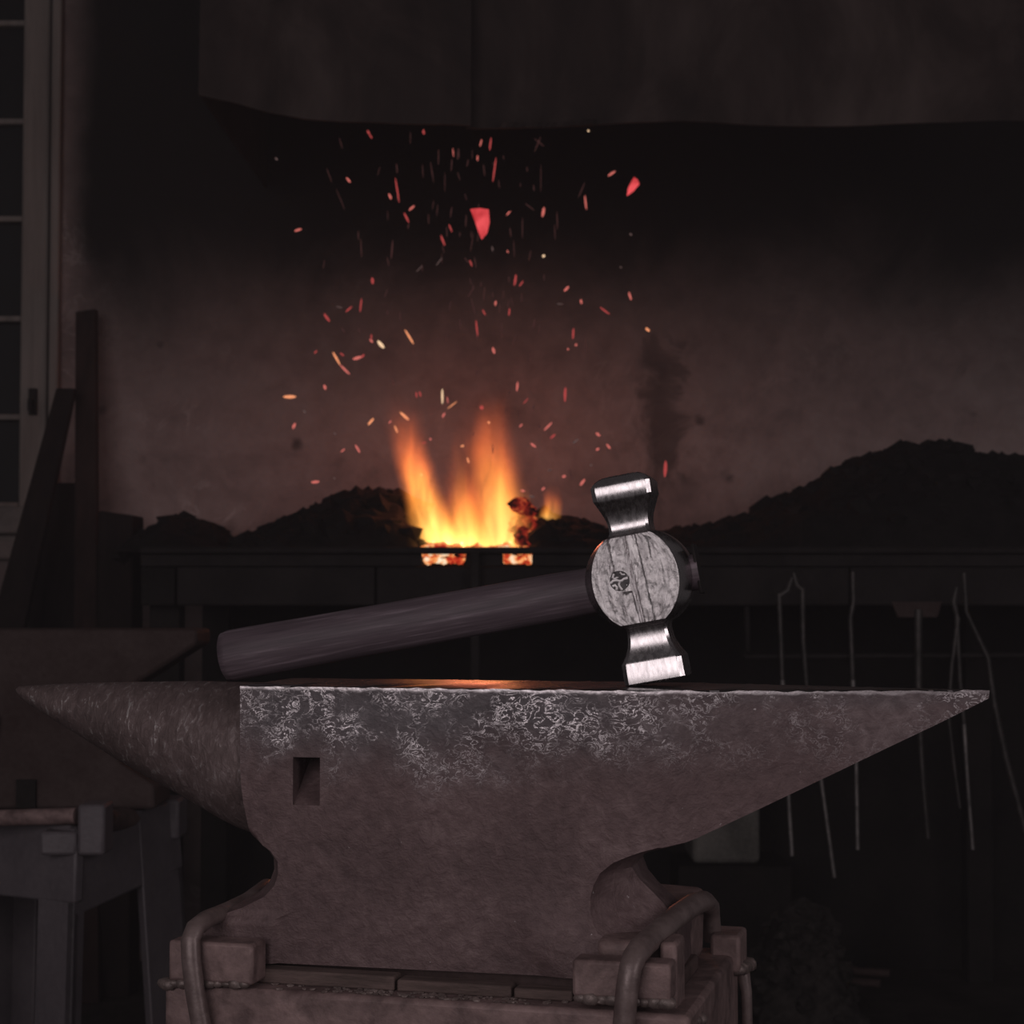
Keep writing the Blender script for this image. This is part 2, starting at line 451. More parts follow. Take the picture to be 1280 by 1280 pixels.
b.tube([(X_(42, YW), YW - .03, Z_(503, YW)), (X_(42, YW), YW - .055, Z_(503, YW)), (X_(42, YW), YW - .055, Z_(516, YW))], .006, 8)
b.build('handle', M['soot_steel'], win, bevel=.003)
b = MB(); b.box((wx0 - .1, YW - .06, Z_(668, YW)), (wx1 + .10, YW + .05, Z_(634, YW)))
b.box((wx0 - .1, YW - .025, Z_(700, YW)), (wx1 + .08, YW + .0, Z_(668, YW)))
b.build('sill', M['sill'], win, bevel=.008)

# ------------------------------------------------------------------ forge
YF = 3.50                                    # front plane of the hearth
forge = empty('forge', (X_(640, YF), YF + .4, 0))
tag(forge, 'long soot-black forge hearth with steel front against the plaster wall', 'forge')
def fp(px, py, Y=YF):                        # forge local
    return P(px, py, Y) - forge.location
def fbox(b, px0, px1, py0, py1, ya, yb):
    a = fp(px0, py1); c = fp(px1, py0)
    b.box((a.x, ya - forge.location.y, a.z), (c.x, yb - forge.location.y, c.z))
b = MB()
# hearth body behind the front steel, with an opening behind the fire slot
zt_ = fp(0, 706).z; zb_ = fp(0, 757).z
xl, xr = fp(176, 700).x, 1.35
fx0, fx1 = fp(520, 700).x, fp(672, 700).x
y0, y1 = YF + .03 - forge.location.y, YW - .005 - forge.location.y
b.box((xl, y0, zb_), (fx0, y1, zt_ + .03)); b.box((fx1, y0, zb_), (xr, y1, zt_ + .03))
b.box((fx0, y0, zb_), (fx1, y1, zt_ - .03))
b.box((fx0, y0 + .42, zt_ - .03), (fx1, y1, zt_ + .03))
b.build('hearth_bed', M['forge_body'], forge)
b = MB(); fbox(b, 176, 1420, 684, 692.5, YF - .02, YF + .035)
b.build('lip_bar', M['soot_steel'], forge, bevel=.004)
b = MB()
fbox(b, 176, 527, 692.5, 708, YF - .004, YF + .02); fbox(b, 582, 629, 692.5, 708, YF - .004, YF + .02); fbox(b, 665, 1420, 692.5, 708, YF - .004, YF + .02)
b.build('slotted_front_plate', M['soot_steel'], forge, bevel=.002)
for (p0, p1) in ((222, 469), (471, 748), (750, 1060), (1062, 1420)):
    b = MB(); fbox(b, p0, p1, 709, 757, YF - .012, YF + .028)
    b.build('front_panel', M['forge_panel'], forge, bevel=.004)
b = MB(); fbox(b, 176, 219, 709, 757, YF - .002, YF + .028)
b.build('end_panel', M['forge_body'], forge, bevel=.004)
b = MB(); a = fp(589, 692); c = fp(600, 692)
b.box((a.x, YF - .05 - forge.location.y, 0), (c.x, YF - .0205 - forge.location.y, fp(0, 691).z))
b.build('front_post', M['soot_steel'], forge, bevel=.003)
for xx in (fp(200, 700).x, fp(1330, 700).x):
    for ya in (y0 + .02, y1 - .24):
        MB().box((xx - .03, ya, 0), (xx + .03, ya + .06, zb_)).build('leg', M['forge_body'], forge, bevel=.003)
b = MB(); b.box((xl, y1 - .08, 0), (xr + .4, y1, zb_))
b.build('shade_plate', M['forge_body'], forge)  # black sheet added to paint in the shade under the hearth
rz = fp(640, 821, YF - .10).z; ry = YF - .10 - forge.location.y
b = MB(); b.tube([(fp(930, 821, YF - .1).x, ry, rz), (1.2, ry, rz + .004)], .0055, 8)
for xx in (fp(935, 821).x, 1.15):
    b.tube([(xx, ry, rz), (xx, ry + .1, rz + .005), (xx, ry + .115, zb_ + .02)], .006, 8)
b.build('tool_rail', M['soot_steel'], forge, smooth=50)

# masonry plinth under the hearth and the pale block on it
b = MB(); b.box((X_(845, 4.1), 4.06, 0), (X_(985, 4.1), YW - .10, Z_(1080, 4.1)))
o = b.build('masonry_plinth', M['forge_body'], bevel=.006)
tag(o, 'low black masonry plinth under the pale stone block', 'plinth')
b = MB()
a = P(866, 1080, 4.1); c = P(950, 992, 4.1)
b.box((a.x, 4.1, a.z), (c.x, 4.3, c.z))
a2 = P(930, 992, 4.14); c2 = P(966, 960, 4.14)
b.box((a2.x, 4.12, c.z), (c2.x, 4.28, c2.z + .03))
o = b.build('stone_block', M['stone'], bevel=.012); tag(o, 'dim grey stone block standing on the plinth below the anvil heel', 'stone')

# ------------------------------------------------------------------ coal heaps
random.seed(5)
def heap(name, prof, ya, yb, yc, mat, lumps, rmin, rmax, base, label, cat, seed):
    b = MB()
    xs = [p[0] for p in prof]; nx, ny = 90, 22
    def hz(px, v):
        zt = Z_(table(prof, px), yc)
        k = math.sin(math.pi * min(1, max(0, v))) ** .7
        return base + max(0, zt - base) * k
    vs = []; fs = []
    for i in range(nx + 1):
        px = lerp(xs[0], xs[-1], i / nx)
        for j in range(ny + 1):
            v = j / ny; Y = lerp(ya, yb, v)
            xw = X_(px, yc)
            z = hz(px, v)
            z += .018 * noise.noise(Vector((xw * 14, Y * 14, seed))) * (1 if 0 < v < 1 else 0) * min(1, (z - base) / .02)
            vs.append((xw, Y, z))
    for i in range(nx):
        for j in range(ny):
            k = i * (ny + 1) + j
            fs.append((k, k + 1, k + ny + 2, k + ny + 1))
    b.add(vs, fs)
    for i in range(lumps):
        px = random.uniform(xs[0], xs[-1]); v = random.betavariate(2, 2.4); Y = lerp(ya, yb, v)
        z = hz(px, v); 
        if z - base < .004: continue
        r = random.uniform(rmin, rmax) * (1 if random.random() < .8 else 1.5)
        b.lump((X_(px, yc), Y, z - r * .35), r, i + seed * 100, 1, (random.uniform(.8, 1.4), 1, random.uniform(.6, 1)), .6)
    o = b.build(name, mat); tag(o, label, cat, kind='stuff'); return o
hb = Z_(706, 3.5) + .03
heap('coal_heap', [(182, 690), (197, 660), (230, 645), (262, 655), (297, 685)], 3.75, 4.38, 4.1, M['coal'], 60, .012, .02, hb,
     'small smooth black heap at the left end of the hearth', 'coal heap', 1)
heap('coal_heap', [(312, 690), (332, 672), (365, 652), (395, 640), (440, 624), (478, 615), (505, 622), (520, 640), (533, 690)], 3.62, 4.30, 3.98, M['coal'], 240, .014, .034, hb,
     'black coal heap banked up just left of the fire', 'coal heap', 2)
heap('coal_heap', [(655, 690), (668, 645), (690, 648), (715, 652), (750, 664), (800, 672), (850, 665), (905, 655), (940, 646), (965, 628), (1000, 612), (1040, 592), (1075, 576), (1110, 565), (1150, 556), (1175, 557), (1205, 570), (1250, 575), (1300, 575), (1400, 600)],
     3.60, 4.38, 4.05, M['coal'], 520, .010, .024, hb, 'large black coal heap rising behind the hammer to the right', 'coal heap', 3)
heap('ash_heap', [(935, 1240), (952, 1190), (970, 1145), (1005, 1130), (1032, 1150), (1050, 1215), (1062, 1244)], 3.64, 4.0, 3.8, M['ash'], 160, .008, .022, 0.0,
     'dim ash and clinker heap on the floor right of the anvil stand', 'ash heap', 4)

# scraps on the floor
for k, (p0, p1, r, lab) in enumerate((((1002, 1222), (1100, 1230), .010, 'brown iron bar lying on the dark floor, nearest of the three'),
                                      ((1040, 1212), (1112, 1217), .010, 'short brown scrap bar on the floor behind the longest bar'),
                                      ((1050, 1208), (1094, 1204), .006, 'thin pale rod on the floor farthest back of the scrap'))):
    def onfloor(px, py):
        d = ray(px, py); return Vector((0, 0, CZ)) + d * (-(CZ - r) / d.z)
    b = MB(); b.tube([onfloor(*p0), onfloor(*p1)], r, 8)
    o = b.build('scrap_bar', M['rust_dark'] if k < 2 else M['rod_dark'], smooth=50); tag(o, lab, 'scrap bar', 'scrap bars on the floor')

# ------------------------------------------------------------------ smoke hood
YH = 3.45
hood = empty('smoke_hood', (X_(640, YH), YH, Z_(156, YH)))
tag(hood, 'sooty brown sheet metal smoke hood overhanging the forge fire', 'smoke hood')
hl = hood.location
def hood_sheet(name, edge, Yo, xs_step=8, seed=0):
    """front sheet following a ragged lower edge, bellied and dented, with thickness"""
    b = MB(); cols = []
    x0, x1 = edge[0][0], edge[-1][0]; n = int((x1 - x0) / xs_step); nz = 16
    top = 2.75
    for side in (0, 1):
        g = []
        for i in range(n + 1):
            px = lerp(x0, x1, i / n); ze = Z_(table(edge, px), Yo)
            row = []
            for j in range(nz + 1):
                v = (j / nz) ** 1.6; z = lerp(ze, top, v)
                xw = X_(px, Yo)
                y = Yo + .018 * noise.noise(Vector((xw * 2.2 + seed, z * 2.2, seed))) + .012 * noise.noise(Vector((xw * 7, z * 5, seed + 4))) + (z - ze) * .10
                row.append((xw - hl.x, y + side * .006 - hl.y, z - hl.z))
            g.append(row)
        cols.append(g)
    vs = [p for g in cols for r in g for p in r]; st = (n + 1) * (nz + 1); w = nz + 1; fs = []
    for i in range(n):
        for j in range(nz):
            k = i * w + j
            fs += [(k, k + w, k + w + 1, k + 1), (st + k, st + k + 1, st + k + w + 1, st + k + w)]
        k = i * w; fs.append((k, st + k, st + k + w, k + w))
    for j in range(nz):
        fs.append((j, j + 1, st + j + 1, st + j)); k = n * w + j; fs.append((k, st + k, st + k + 1, k + 1))
    b.add(vs, fs)
    return b.build(name, M['hood'], hood, smooth=60)
hood_sheet('left_sheet', [(243, 118), (290, 128), (330, 140), (380, 149), (430, 153), (500, 156), (560, 157), (588, 158)], YH - .03, seed=1)
hood_sheet('right_sheet', [(582, 160), (640, 161), (700, 159), (780, 154), (850, 151), (930, 155), (1010, 158), (1100, 156), (1180, 153), (1280, 151), (1420, 150)], YH + .01, seed=7)
b = MB()
xl = X_(243, YH) - hl.x
b.add([(xl, -.02, Z_(118, YH) - hl.z), (xl, YW - hl.y, Z_(118, YH) - hl.z + .03), (xl, YW - hl.y, 2.75 - hl.z), (xl, .05, 2.75 - hl.z),
       (xl + .006, -.02, Z_(118, YH) - hl.z), (xl + .006, YW - hl.y, Z_(118, YH) - hl.z + .03), (xl + .006, YW - hl.y, 2.75 - hl.z), (xl + .006, .05, 2.75 - hl.z)],
      [(0, 1, 2, 3), (7, 6, 5, 4), (0, 4, 5, 1), (1, 5, 6, 2), (2, 6, 7, 3), (3, 7, 4, 0)])
b.build('side_sheet', M['forge_body'], hood)
# twisted rope-like bead along the lower seam
b = MB()
for i in range(34):
    px = lerp(628, 742, i / 33); p = P(px, table([(628, 158), (690, 158), (742, 154)], px) - 1.5, YH - .012)
    b.tube([p - hl + Vector((-.003, 0, -.005)), p - hl + Vector((.003, 0, .005))], .0032, 6)
b.build('rolled_seam', M['hood'], hood, smooth=60)

# ------------------------------------------------------------------ fire
fire_base = P(597, 692, 3.68)
fire = empty('forge_fire', fire_base)
tag(fire, 'burning forge fire of orange and yellow flames over white-hot coals', 'fire')
def flame(px, py, Y, H, R0, R1, lean, wav, phase, s, hot=.30, mid=.55, name='flame'):
    m = flame_mat('flame_gas', H, R0, R1, lean, wav, phase, s, hot, mid)
    rings = []
    for i in range(13):
        u = i / 12; ax = (1 - (1 - u) ** 2.2) * lean + math.sin(u * 5 + phase) * wav; R = (R0 + (R1 - R0) * u) * 1.1 + .045 * (u + .25) * .8
        rings.append([(ax + R * math.cos(a), R * math.sin(a), u * H) for a in [2 * math.pi * k / 20 for k in range(20)]])
    o = MB().loft(rings).build(name, m, fire); o.location = P(px, py, Y) - fire_base; return o
flame(554, 692, 3.72, .35, .060, .038, -.080, .004, 0.4, 48)       # left tongue bending left
flame(580, 692, 3.78, .33, .036, .024, .000, .010, 2.0, 16)       # thin middle tongue
flame(622, 692, 3.74, .37, .074, .058, -.008, .008, 1.0, 30)      # broad right tongue
flame(586, 692, 3.76, .21, .084, .060, -.016, .008, 4.0, 24)      # soft body of gas between them
flame(588, 692, 3.66, .09, .080, .040, -.002, .008, 3.0, 14, .4, .8)  # low hot base
flame(676, 658, 3.80, .10, .030, .016, .026, .004, 1.0, 50)       # small flame right
flame(648, 690, 3.64, .05, .018, .010, -.02, .003, 2.0, 90, .5, .9)
def ember_lumps(name, spots, mat, seed):
    b = MB()
    for i, (px, py, Y, r) in enumerate(spots):
        b.lump(P(px, py, Y) - fire_base, r, seed + i, 2, (1.25, 1, .9), .5)
    return b.build(name, mat, fire)
random.seed(11)
hot = []
for i in range(34):
    hot.append((random.uniform(527, 664), random.uniform(683, 690), random.uniform(3.62, 3.8), random.uniform(.010, .018)))
o = ember_lumps('ember_bed', hot, M['embers'], 40); o['kind'] = 'stuff'
slot = [(535, 701, 3.555, .0085), (545, 699, 3.56, .0095), (555, 702, 3.56, .007), (565, 700, 3.56, .009), (575, 701, 3.555, .0085),
        (634, 700, 3.56, .0085), (643, 700, 3.555, .010), (653, 699, 3.56, .010), (661, 702, 3.56, .007)]
o = ember_lumps('slot_embers', slot, M['embers'], 90); o['kind'] = 'stuff'
red = [(650 + random.uniform(-4, 14), random.uniform(628, 684), random.uniform(3.66, 3.8), random.uniform(.009, .018)) for i in range(22)]
o = ember_lumps('red_coals', red, M['embers_red'], 140); o['kind'] = 'stuff'
def fire_light(px, py, Y, power, r, col):
    l = bpy.data.lights.new('firelight', 'POINT'); l.energy = power; l.shadow_soft_size = r; l.color = col
    o = bpy.data.objects.new('firelight', l); COL.objects.link(o); o.parent = fire; o.location = P(px, py, Y) - fire_base
fire_light(592, 555, 3.97, 1.7, .07, (1., .24, .13))
fire_light(610, 655, 3.66, .10, .04, (1., .34, .10))

# ------------------------------------------------------------------ sparks
def spark_mesh(kind):
    b = MB()
    if kind == 'dot': b.lump((0, 0, 0), .5, 3, 1, (.7, .7, 1), .4)
    elif kind == 'curve':
        pts = [(0, 0, -.5), (.06, 0, -.25), (.05, 0, 0), (-.04, 0, .25), (-.16, 0, .5)]
        b.tube(pts, [.04, .10, .12, .10, .05], 6)
    else:
        b.tube([(0, 0, -.5), (.01, 0, -.3), (.015, 0, 0), (0, 0, .3), (-.01, 0, .5)], [.03, .10, .125, .10, .04], 6)
    me = b.build('spark', M['spark_red']).data
    ob = bpy.data.objects['spark']; bpy.data.objects.remove(ob); me.name = 'spark_' + kind
    return me
SPK = {}
for kd in ('dot', 'bit', 'curve'):
    base = spark_mesh(kd)
    for mn in ('spark_red', 'spark_pink', 'spark_orange', 'spark_white', 'spark_dim', 'spark_grey'):
        me = base.copy(); me.materials.clear(); me.materials.append(M[mn]); SPK[kd, mn] = me
random.seed(21)
def spark(px0, py0, px1, py1, w, mn, kind='bit', label=None, group='sparks above the fire'):
    Y = random.uniform(3.62, 3.98)
    a = P(px0, py0, Y); c = P(px1, py1, Y + random.uniform(-.01, .01))
    d = c - a; L = max(d.length, .003)
    o = bpy.data.objects.new('spark', SPK[kind, mn]); COL.objects.link(o)
    ww = w * .70 / F * Y
    if kind == 'dot': o.scale = (ww * 1.3, ww * 1.3, L)
    else: o.scale = (ww * 4, ww * 4, L)
    o.location = (a + c) / 2
    o.rotation_euler = d.to_track_quat('Z', 'Y').to_euler()
    tag(o, label or 'small glowing spark flying above the forge fire', 'spark', group)
R_, K_, O_, W_, D_, G_ = 'spark_red', 'spark_pink', 'spark_orange', 'spark_white', 'spark_dim', 'spark_grey'
SP = [  # x0, y0, x1, y1, width px, colour
 (344,197,347,200,4,G_),(459,163,462,168,4,R_),(462,168,465,173,3,R_),(529,162,530,168,4,R_),(433,222,438,228,4,K_),(494,222,499,253,3,R_),
 (486,242,489,249,4,K_),(511,263,518,257,4,K_),(505,266,511,278,4,R_),(368,289,377,286,4,K_),(551,294,556,307,4,R_),(561,280,565,290,3,R_),
 (620,197,616,227,3,R_),(602,174,600,183,3,K_),(614,172,612,188,3,R_),(597,194,597,201,3,K_),(566,185,567,196,2,K_),(565,198,564,214,2,D_),
 (548,186,548,206,2,D_),(538,202,542,228,2,D_),(680,259,678,271,5,K_),(731,244,733,262,3,K_),(760,220,769,214,4,K_),(731,228,723,247,2,D_),
 (678,321,681,319,5,W_),(615,308,616,314,3,G_),(633,269,638,264,3,K_),(634,313,635,316,3,K_),(735,163,736,164,4,W_),(787,292,790,294,4,G_),
 (696,264,697,287,2,D_),(653,272,653,298,2,D_),(668,173,680,183,2,D_),(668,190,676,171,2,D_),(656,254,668,263,2,D_),(775,333,777,335,3,G_),
 (587,325,590,333,3,R_),(565,258,563,272,2,D_),(580,322,588,330,2,D_),(520,340,528,332,2,G_),(545,332,553,322,2,G_),
 (465,347,466,355,5,R_),(452,373,450,390,3,R_),(432,390,440,383,3,R_),(405,392,412,402,5,R_),(416,440,425,456,4,O_),(425,456,437,468,4,K_),
 (441,449,452,446,6,K_),(452,447,455,443,4,R_),(472,426,480,435,7,W_),(462,424,466,428,4,K_),(464,418,464,424,3,R_),(506,412,517,430,4,O_),
 (405,481,407,487,5,K_),(354,496,370,496,6,O_),(366,536,369,529,5,K_),(379,513,382,516,4,G_),(393,442,396,438,3,R_),(425,441,430,445,3,R_),
 (460,531,467,523,5,O_),(500,515,511,525,5,O_),(486,529,489,526,3,K_),(553,486,553,505,4,W_),(520,490,521,497,3,R_),(524,489,526,496,3,R_),
 (559,511,571,502,2,O_),(553,522,556,516,4,K_),(559,496,560,504,2,K_),(427,410,431,416,3,D_),(420,383,428,385,2,G_),(448,410,450,416,3,D_),
 (493,532,497,541,3,O_),(426,565,431,561,3,K_),(444,556,450,566,4,K_),(389,603,399,602,5,K_),(417,597,419,599,3,G_),(453,619,456,622,3,G_),(417,541,420,543,3,G_),
 (705,364,711,358,5,K_),(726,374,727,380,4,K_),(750,384,762,393,3,R_),(786,365,789,375,4,K_),(696,380,704,380,2,G_),(637,385,636,395,3,R_),
 (620,376,619,382,4,K_),(616,434,618,442,5,K_),(603,387,607,394,3,R_),(645,343,643,357,4,R_),(649,358,654,351,3,R_),(606,358,604,376,2,D_),
 (717,410,716,424,4,R_),(719,432,721,430,4,K_),(709,437,711,436,4,K_),(732,422,732,442,2,D_),(807,410,812,414,5,O_),(669,398,666,411,3,D_),
 (595,400,597,420,3,R_),(597,410,596,426,3,D_),(589,372,594,394,2,D_),(647,477,646,489,4,K_),(707,484,706,502,5,R_),(600,508,604,511,7,R_),
 (680,538,690,528,4,K_),(654,505,660,498,2,R_),(649,534,653,530,3,K_),(635,493,639,489,2,D_),(663,554,670,559,4,K_),(716,554,723,549,4,G_),
 (745,541,750,545,5,K_),(758,555,763,561,4,K_),(745,563,749,560,4,K_),(703,596,707,595,5,K_),(725,607,731,599,5,K_),(738,581,740,582,4,G_),
 (688,548,694,543,4,R_),(677,613,681,609,4,K_),(651,613,656,614,4,K_),(661,620,668,621,4,G_),(684,588,690,587,2,G_),(610,527,612,529,4,O_),
 (631,577,632,590,3,D_),(527,554,533,553,2,R_),(537,548,539,550,4,K_),(576,558,580,557,4,O_),(584,572,586,579,3,O_),(526,592,528,595,2,O_),
 (712,585,714,600,2,D_),(652,366,652,378,2,D_),(604,205,606,220,2,D_),(573,185,572,200,2,D_),(556,215,556,240,1.5,D_),(547,255,546,270,1.5,D_),
 (500,390,500,402,2,D_),(575,398,576,412,2,D_),(583,268,582,284,2,D_),(592,290,588,315,1.5,D_),(528,205,529,222,1.5,D_),(513,165,513,180,1.5,D_),
 (676,205,676,240,1.5,D_),(693,280,694,300,1.5,D_),(642,300,643,322,1.5,D_),(451,298,452,322,2,D_),(448,288,448,300,2,D_),(491,300,489,324,3,D_),
 (408,210,415,228,1.5,D_),(420,236,431,262,1.5,D_),(424,172,428,186,1.5,D_),
]
for s_ in SP: spark(*s_)
# a vertical red ember over the hammer
spark(832, 576, 831, 596, 6, R_, 'bit', 'upright red spark just above the top of the hammer head', None)
random.seed(77)
for i in range(70):                                                    # faint fine sparks in the rising column
    px = random.gauss(585, 62); py = random.uniform(175, 560)
    L = random.uniform(5, 14); a = random.gauss(0, .16)
    spark(px, py, px + L * a, py + L, random.uniform(1.2, 2.2), D_)
def flake(name, outline, Y, th, label):
    c = Vector((0, 0, 0))
    pts = [P(px, py, Y) for px, py in outline]
    for p in pts: c += p / len(pts)
    b = MB()
    n = len(pts); vs = []
    for s_ in (-1, 1): vs += [(p.x - c.x, s_ * th + .006 * math.sin(i * 1.9), p.z - c.z) for i, p in enumerate(pts)]
    vs += [(0, -th * 1.8, 0), (0, th * 1.8, 0)]
    fs = []
    for i in range(n):
        j = (i + 1) % n
        fs += [(i, j, n + j, n + i), (2*n, j, i), (2*n + 1, n + i, n + j)]
    b.add(vs, fs)
    o = b.build(name, M['flake'], smooth=40); o.location = c; tag(o, label, 'ember flake'); return o
flake('ember_flake', [(588, 262), (600, 260), (611, 263), (612, 278), (609, 290), (602, 299), (598, 290), (593, 274)], 3.75, .005,
      'large red glowing ember flake floating in the middle of the sparks')
flake('ember_flake', [(792, 222), (797, 224), (799, 231), (792, 239), (784, 244), (785, 235)], 3.8, .004,
      'smaller red ember flake floating high at the right of the sparks')

# ------------------------------------------------------------------ hanging tools on the rail
YT = YF - .115
def tool(name, tubes, label, cat, group=None, extra=None):
    """tubes: list of (part name, pixel path, radius px, material)"""
    top = P(*tubes[0][1][0], YT)
    e = empty(name, top); tag(e, label, cat, group)
    for pn, path, rp, mt in tubes:
        pts = [P(px, py, YT) - top for px, py in path]
        rr = [r / F * YT for r in (rp if isinstance(rp, (list, tuple)) else [rp] * len(pts))]
        if mt == 'rod':                                  # shade on the upper end is painted in with a darker steel
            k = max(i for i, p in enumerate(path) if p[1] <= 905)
            MB().tube(pts[:k + 1], rr[:k + 1], 8).build('shaded_shank', M['rod_dark'], e, smooth=60)
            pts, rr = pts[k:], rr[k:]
        MB().tube(pts, rr, 8).build(pn, M[mt], e, smooth=60)
    return e
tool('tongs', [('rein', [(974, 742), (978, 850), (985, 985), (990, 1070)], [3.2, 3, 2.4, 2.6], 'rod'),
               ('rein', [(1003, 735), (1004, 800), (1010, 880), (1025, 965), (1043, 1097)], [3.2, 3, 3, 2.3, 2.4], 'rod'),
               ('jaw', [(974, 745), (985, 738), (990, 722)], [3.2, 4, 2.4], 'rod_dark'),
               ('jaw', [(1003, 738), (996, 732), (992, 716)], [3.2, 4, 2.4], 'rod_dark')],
     'long steel tongs hanging from the rail, left end nearest the hammer', 'tongs')
tool('poker', [('shaft', [(1066, 715), (1067, 752), (1063, 772), (1066, 850), (1070, 945), (1072, 1062)], [3, 3, 3, 3, 2.4, 2.4], 'rod')],
     'single straight poker hanging just right of the long tongs', 'poker')
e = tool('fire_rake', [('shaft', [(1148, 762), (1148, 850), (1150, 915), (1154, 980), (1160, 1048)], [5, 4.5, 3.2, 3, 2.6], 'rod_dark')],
         'rusty rake with a wide head hanging above the heel', 'rake')
top = e.location
b = MB(); b.hexa([P(1122, 772, YT + .003) - top, P(1172, 772, YT + .003) - top, P(1172, 772, YT + .012) - top, P(1122, 772, YT + .012) - top],
                 [P(1114, 752, YT + .0) - top, P(1178, 752, YT + .0) - top, P(1178, 752, YT + .010) - top, P(1114, 752, YT + .010) - top])
b.build('rake_head', M['rust_red'], e, bevel=.002)
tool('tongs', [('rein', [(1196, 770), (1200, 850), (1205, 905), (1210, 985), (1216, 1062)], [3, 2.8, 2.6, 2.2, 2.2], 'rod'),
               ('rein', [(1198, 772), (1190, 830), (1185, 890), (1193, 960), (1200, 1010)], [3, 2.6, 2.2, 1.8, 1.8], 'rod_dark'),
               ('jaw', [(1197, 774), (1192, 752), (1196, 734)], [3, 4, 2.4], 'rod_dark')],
     'slim tongs hanging below the tip of the anvil heel', 'tongs')
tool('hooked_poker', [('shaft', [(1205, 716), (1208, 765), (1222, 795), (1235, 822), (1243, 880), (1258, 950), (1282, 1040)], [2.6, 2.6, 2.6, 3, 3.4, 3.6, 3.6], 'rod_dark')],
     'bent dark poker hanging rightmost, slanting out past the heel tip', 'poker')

# ------------------------------------------------------------------ things leaning at the left
b = MB()
pA = [P(98, 392, 4.34), P(123, 388, 4.34)]; q = [P(96, 792, 4.16), P(125, 792, 4.16)]
fl = Vector((0, 0, 0))
def lean_plank(name, t0, t1, b0, b1, th, mat, label):
    # the plank goes on down to the floor behind the background anvil
    k = 1 + b0.z / (t0.z - b0.z)
    f0 = t0 + (b0 - t0) * k; f1 = t1 + (b1 - t1) * k
    f0.z = f1.z = 0
    d = Vector((0, -th, 0))
    MBo = MB(); MBo.hexa([f0 + d, f1 + d, f1, f0], [t0 + d, t1 + d, t1, t0])
    o = MBo.build(name, M[mat], bevel=.003); tag(o, label, 'plank', 'planks leaning on the wall'); return o
lean_plank('plank', *pA, *q, .03, 'plank', 'upright dark red-brown plank leaning on the wall right of the window')
lean_plank('plank', P(74, 487, 4.22), P(97, 487, 4.22), P(-8, 785, 4.02), P(34, 785, 4.02), .03, 'plank_black', 'black plank leaning at a slant across the window sill')
lean_plank('plank', P(60, 604, 4.30), P(98, 604, 4.30), P(18, 792, 4.24), P(97, 792, 4.24), .02, 'plank_black', 'wide black board added to darken the gap between the slanting and the upright planks')  # added board, paints the dark gap between the planks
b = MB(); a = P(128, 800, 4.05); c = P(172, 640, 4.05)
b.hexa([(a.x, 4.0, 0), (c.x, 4.0, 0), (c.x, 4.12, 0), (a.x, 4.12, 0)], [(a.x, 4.0, P(0, 638, 4.0).z), (c.x, 4.0, P(0, 644, 4.0).z), (c.x, 4.12, P(0, 644, 4.0).z), (a.x, 4.12, P(0, 638, 4.0).z)])
o = b.build('wooden_post', M['plank_black'], bevel=.004); tag(o, 'short black post standing at the left end of the forge', 'post')

# ------------------------------------------------------------------ background anvil and its stand
YB = 2.60
ba = empty('background_anvil', P(70, 1012, YB + .06)); tag(ba, 'red-brown rusty anvil standing in the background at the left', 'anvil')
bl = ba.location
prof = [(-130, 1012), (-130, 985), (-60, 960), (-5, 935), (0, 900), (-30, 868), (-120, 800), (-190, 787), (246, 787), (246, 806), (215, 826), (165, 858), (128, 890), (124, 925), (150, 955), (192, 982), (194, 1012)]
poly = [(P(px, py, YB).x - bl.x, P(px, py, YB).z - bl.z) for px, py in prof]
b = MB(); b.prism(poly, YB - bl.y, YB + .12 - bl.y)
b.build('anvil_body', M['rust_red'], ba, bevel=.006)
b = MB(); q = P(33, 992, YB - .003) - bl; b.box((q.x - .014, q.y - .004, q.z - .02), (q.x + .014, q.y + .03, q.z + .02))
b.build('foot_slot', M['forge_body'], ba)

st = empty('cast_iron_stand', (P(95, 1030, YB).x, YB + .06, 0)); tag(st, 'grey four-legged cast iron stand under the background anvil', 'anvil stand')
sl = st.location
zt = P(0, 1012, YB).z - .003; za = P(0, 1120, YB).z
def SL(px, Y): return P(px, 1100, Y).x - sl.x
yN, yL, yR = YB - .16, YB + .12, YB + .14
# plan corners: near corner, right corner, left corner, far corner
def ring_at(z):
    k = 1 + (zt - z) * .34
    near = Vector((SL(95, yN), yN - sl.y, z)); right = Vector((SL(222, yR), yR - sl.y, z)); left = Vector((SL(-150, yL), yL - sl.y, z)); far = Vector((SL(20, YB + .40), YB + .40 - sl.y, z))
    c = (near + right + left + far) / 4; c.z = z
    out = []
    for i, p in enumerate((near, right, far, left)):
        q = c + (p - c) * k; q.z = z
        if i == 0: q.x = near.x + (q.x - near.x) * .1
        out.append(q)
    return out
tops = ring_at(zt); mids = ring_at(za); bots = ring_at(0)
names = ['near', 'right', 'far', 'left']
for i in range(4):                                       # aprons
    a0, a1 = tops[i], tops[(i+1) % 4]; b0, b1 = mids[i], mids[(i+1) % 4]
    inn = (Vector((0, 0, 0)) + (tops[0] + tops[2]) / 2 - (a0 + a1) / 2); inn.z = 0; inn = inn.normalized() * .02
    rise = Vector((0, 0, .018))
    MB().hexa([b0, b1 + rise, b1 + inn + rise, b0 + inn], [a0, a1, a1 + inn, a0 + inn]).build('apron', M['grey_iron'], st, bevel=.004)
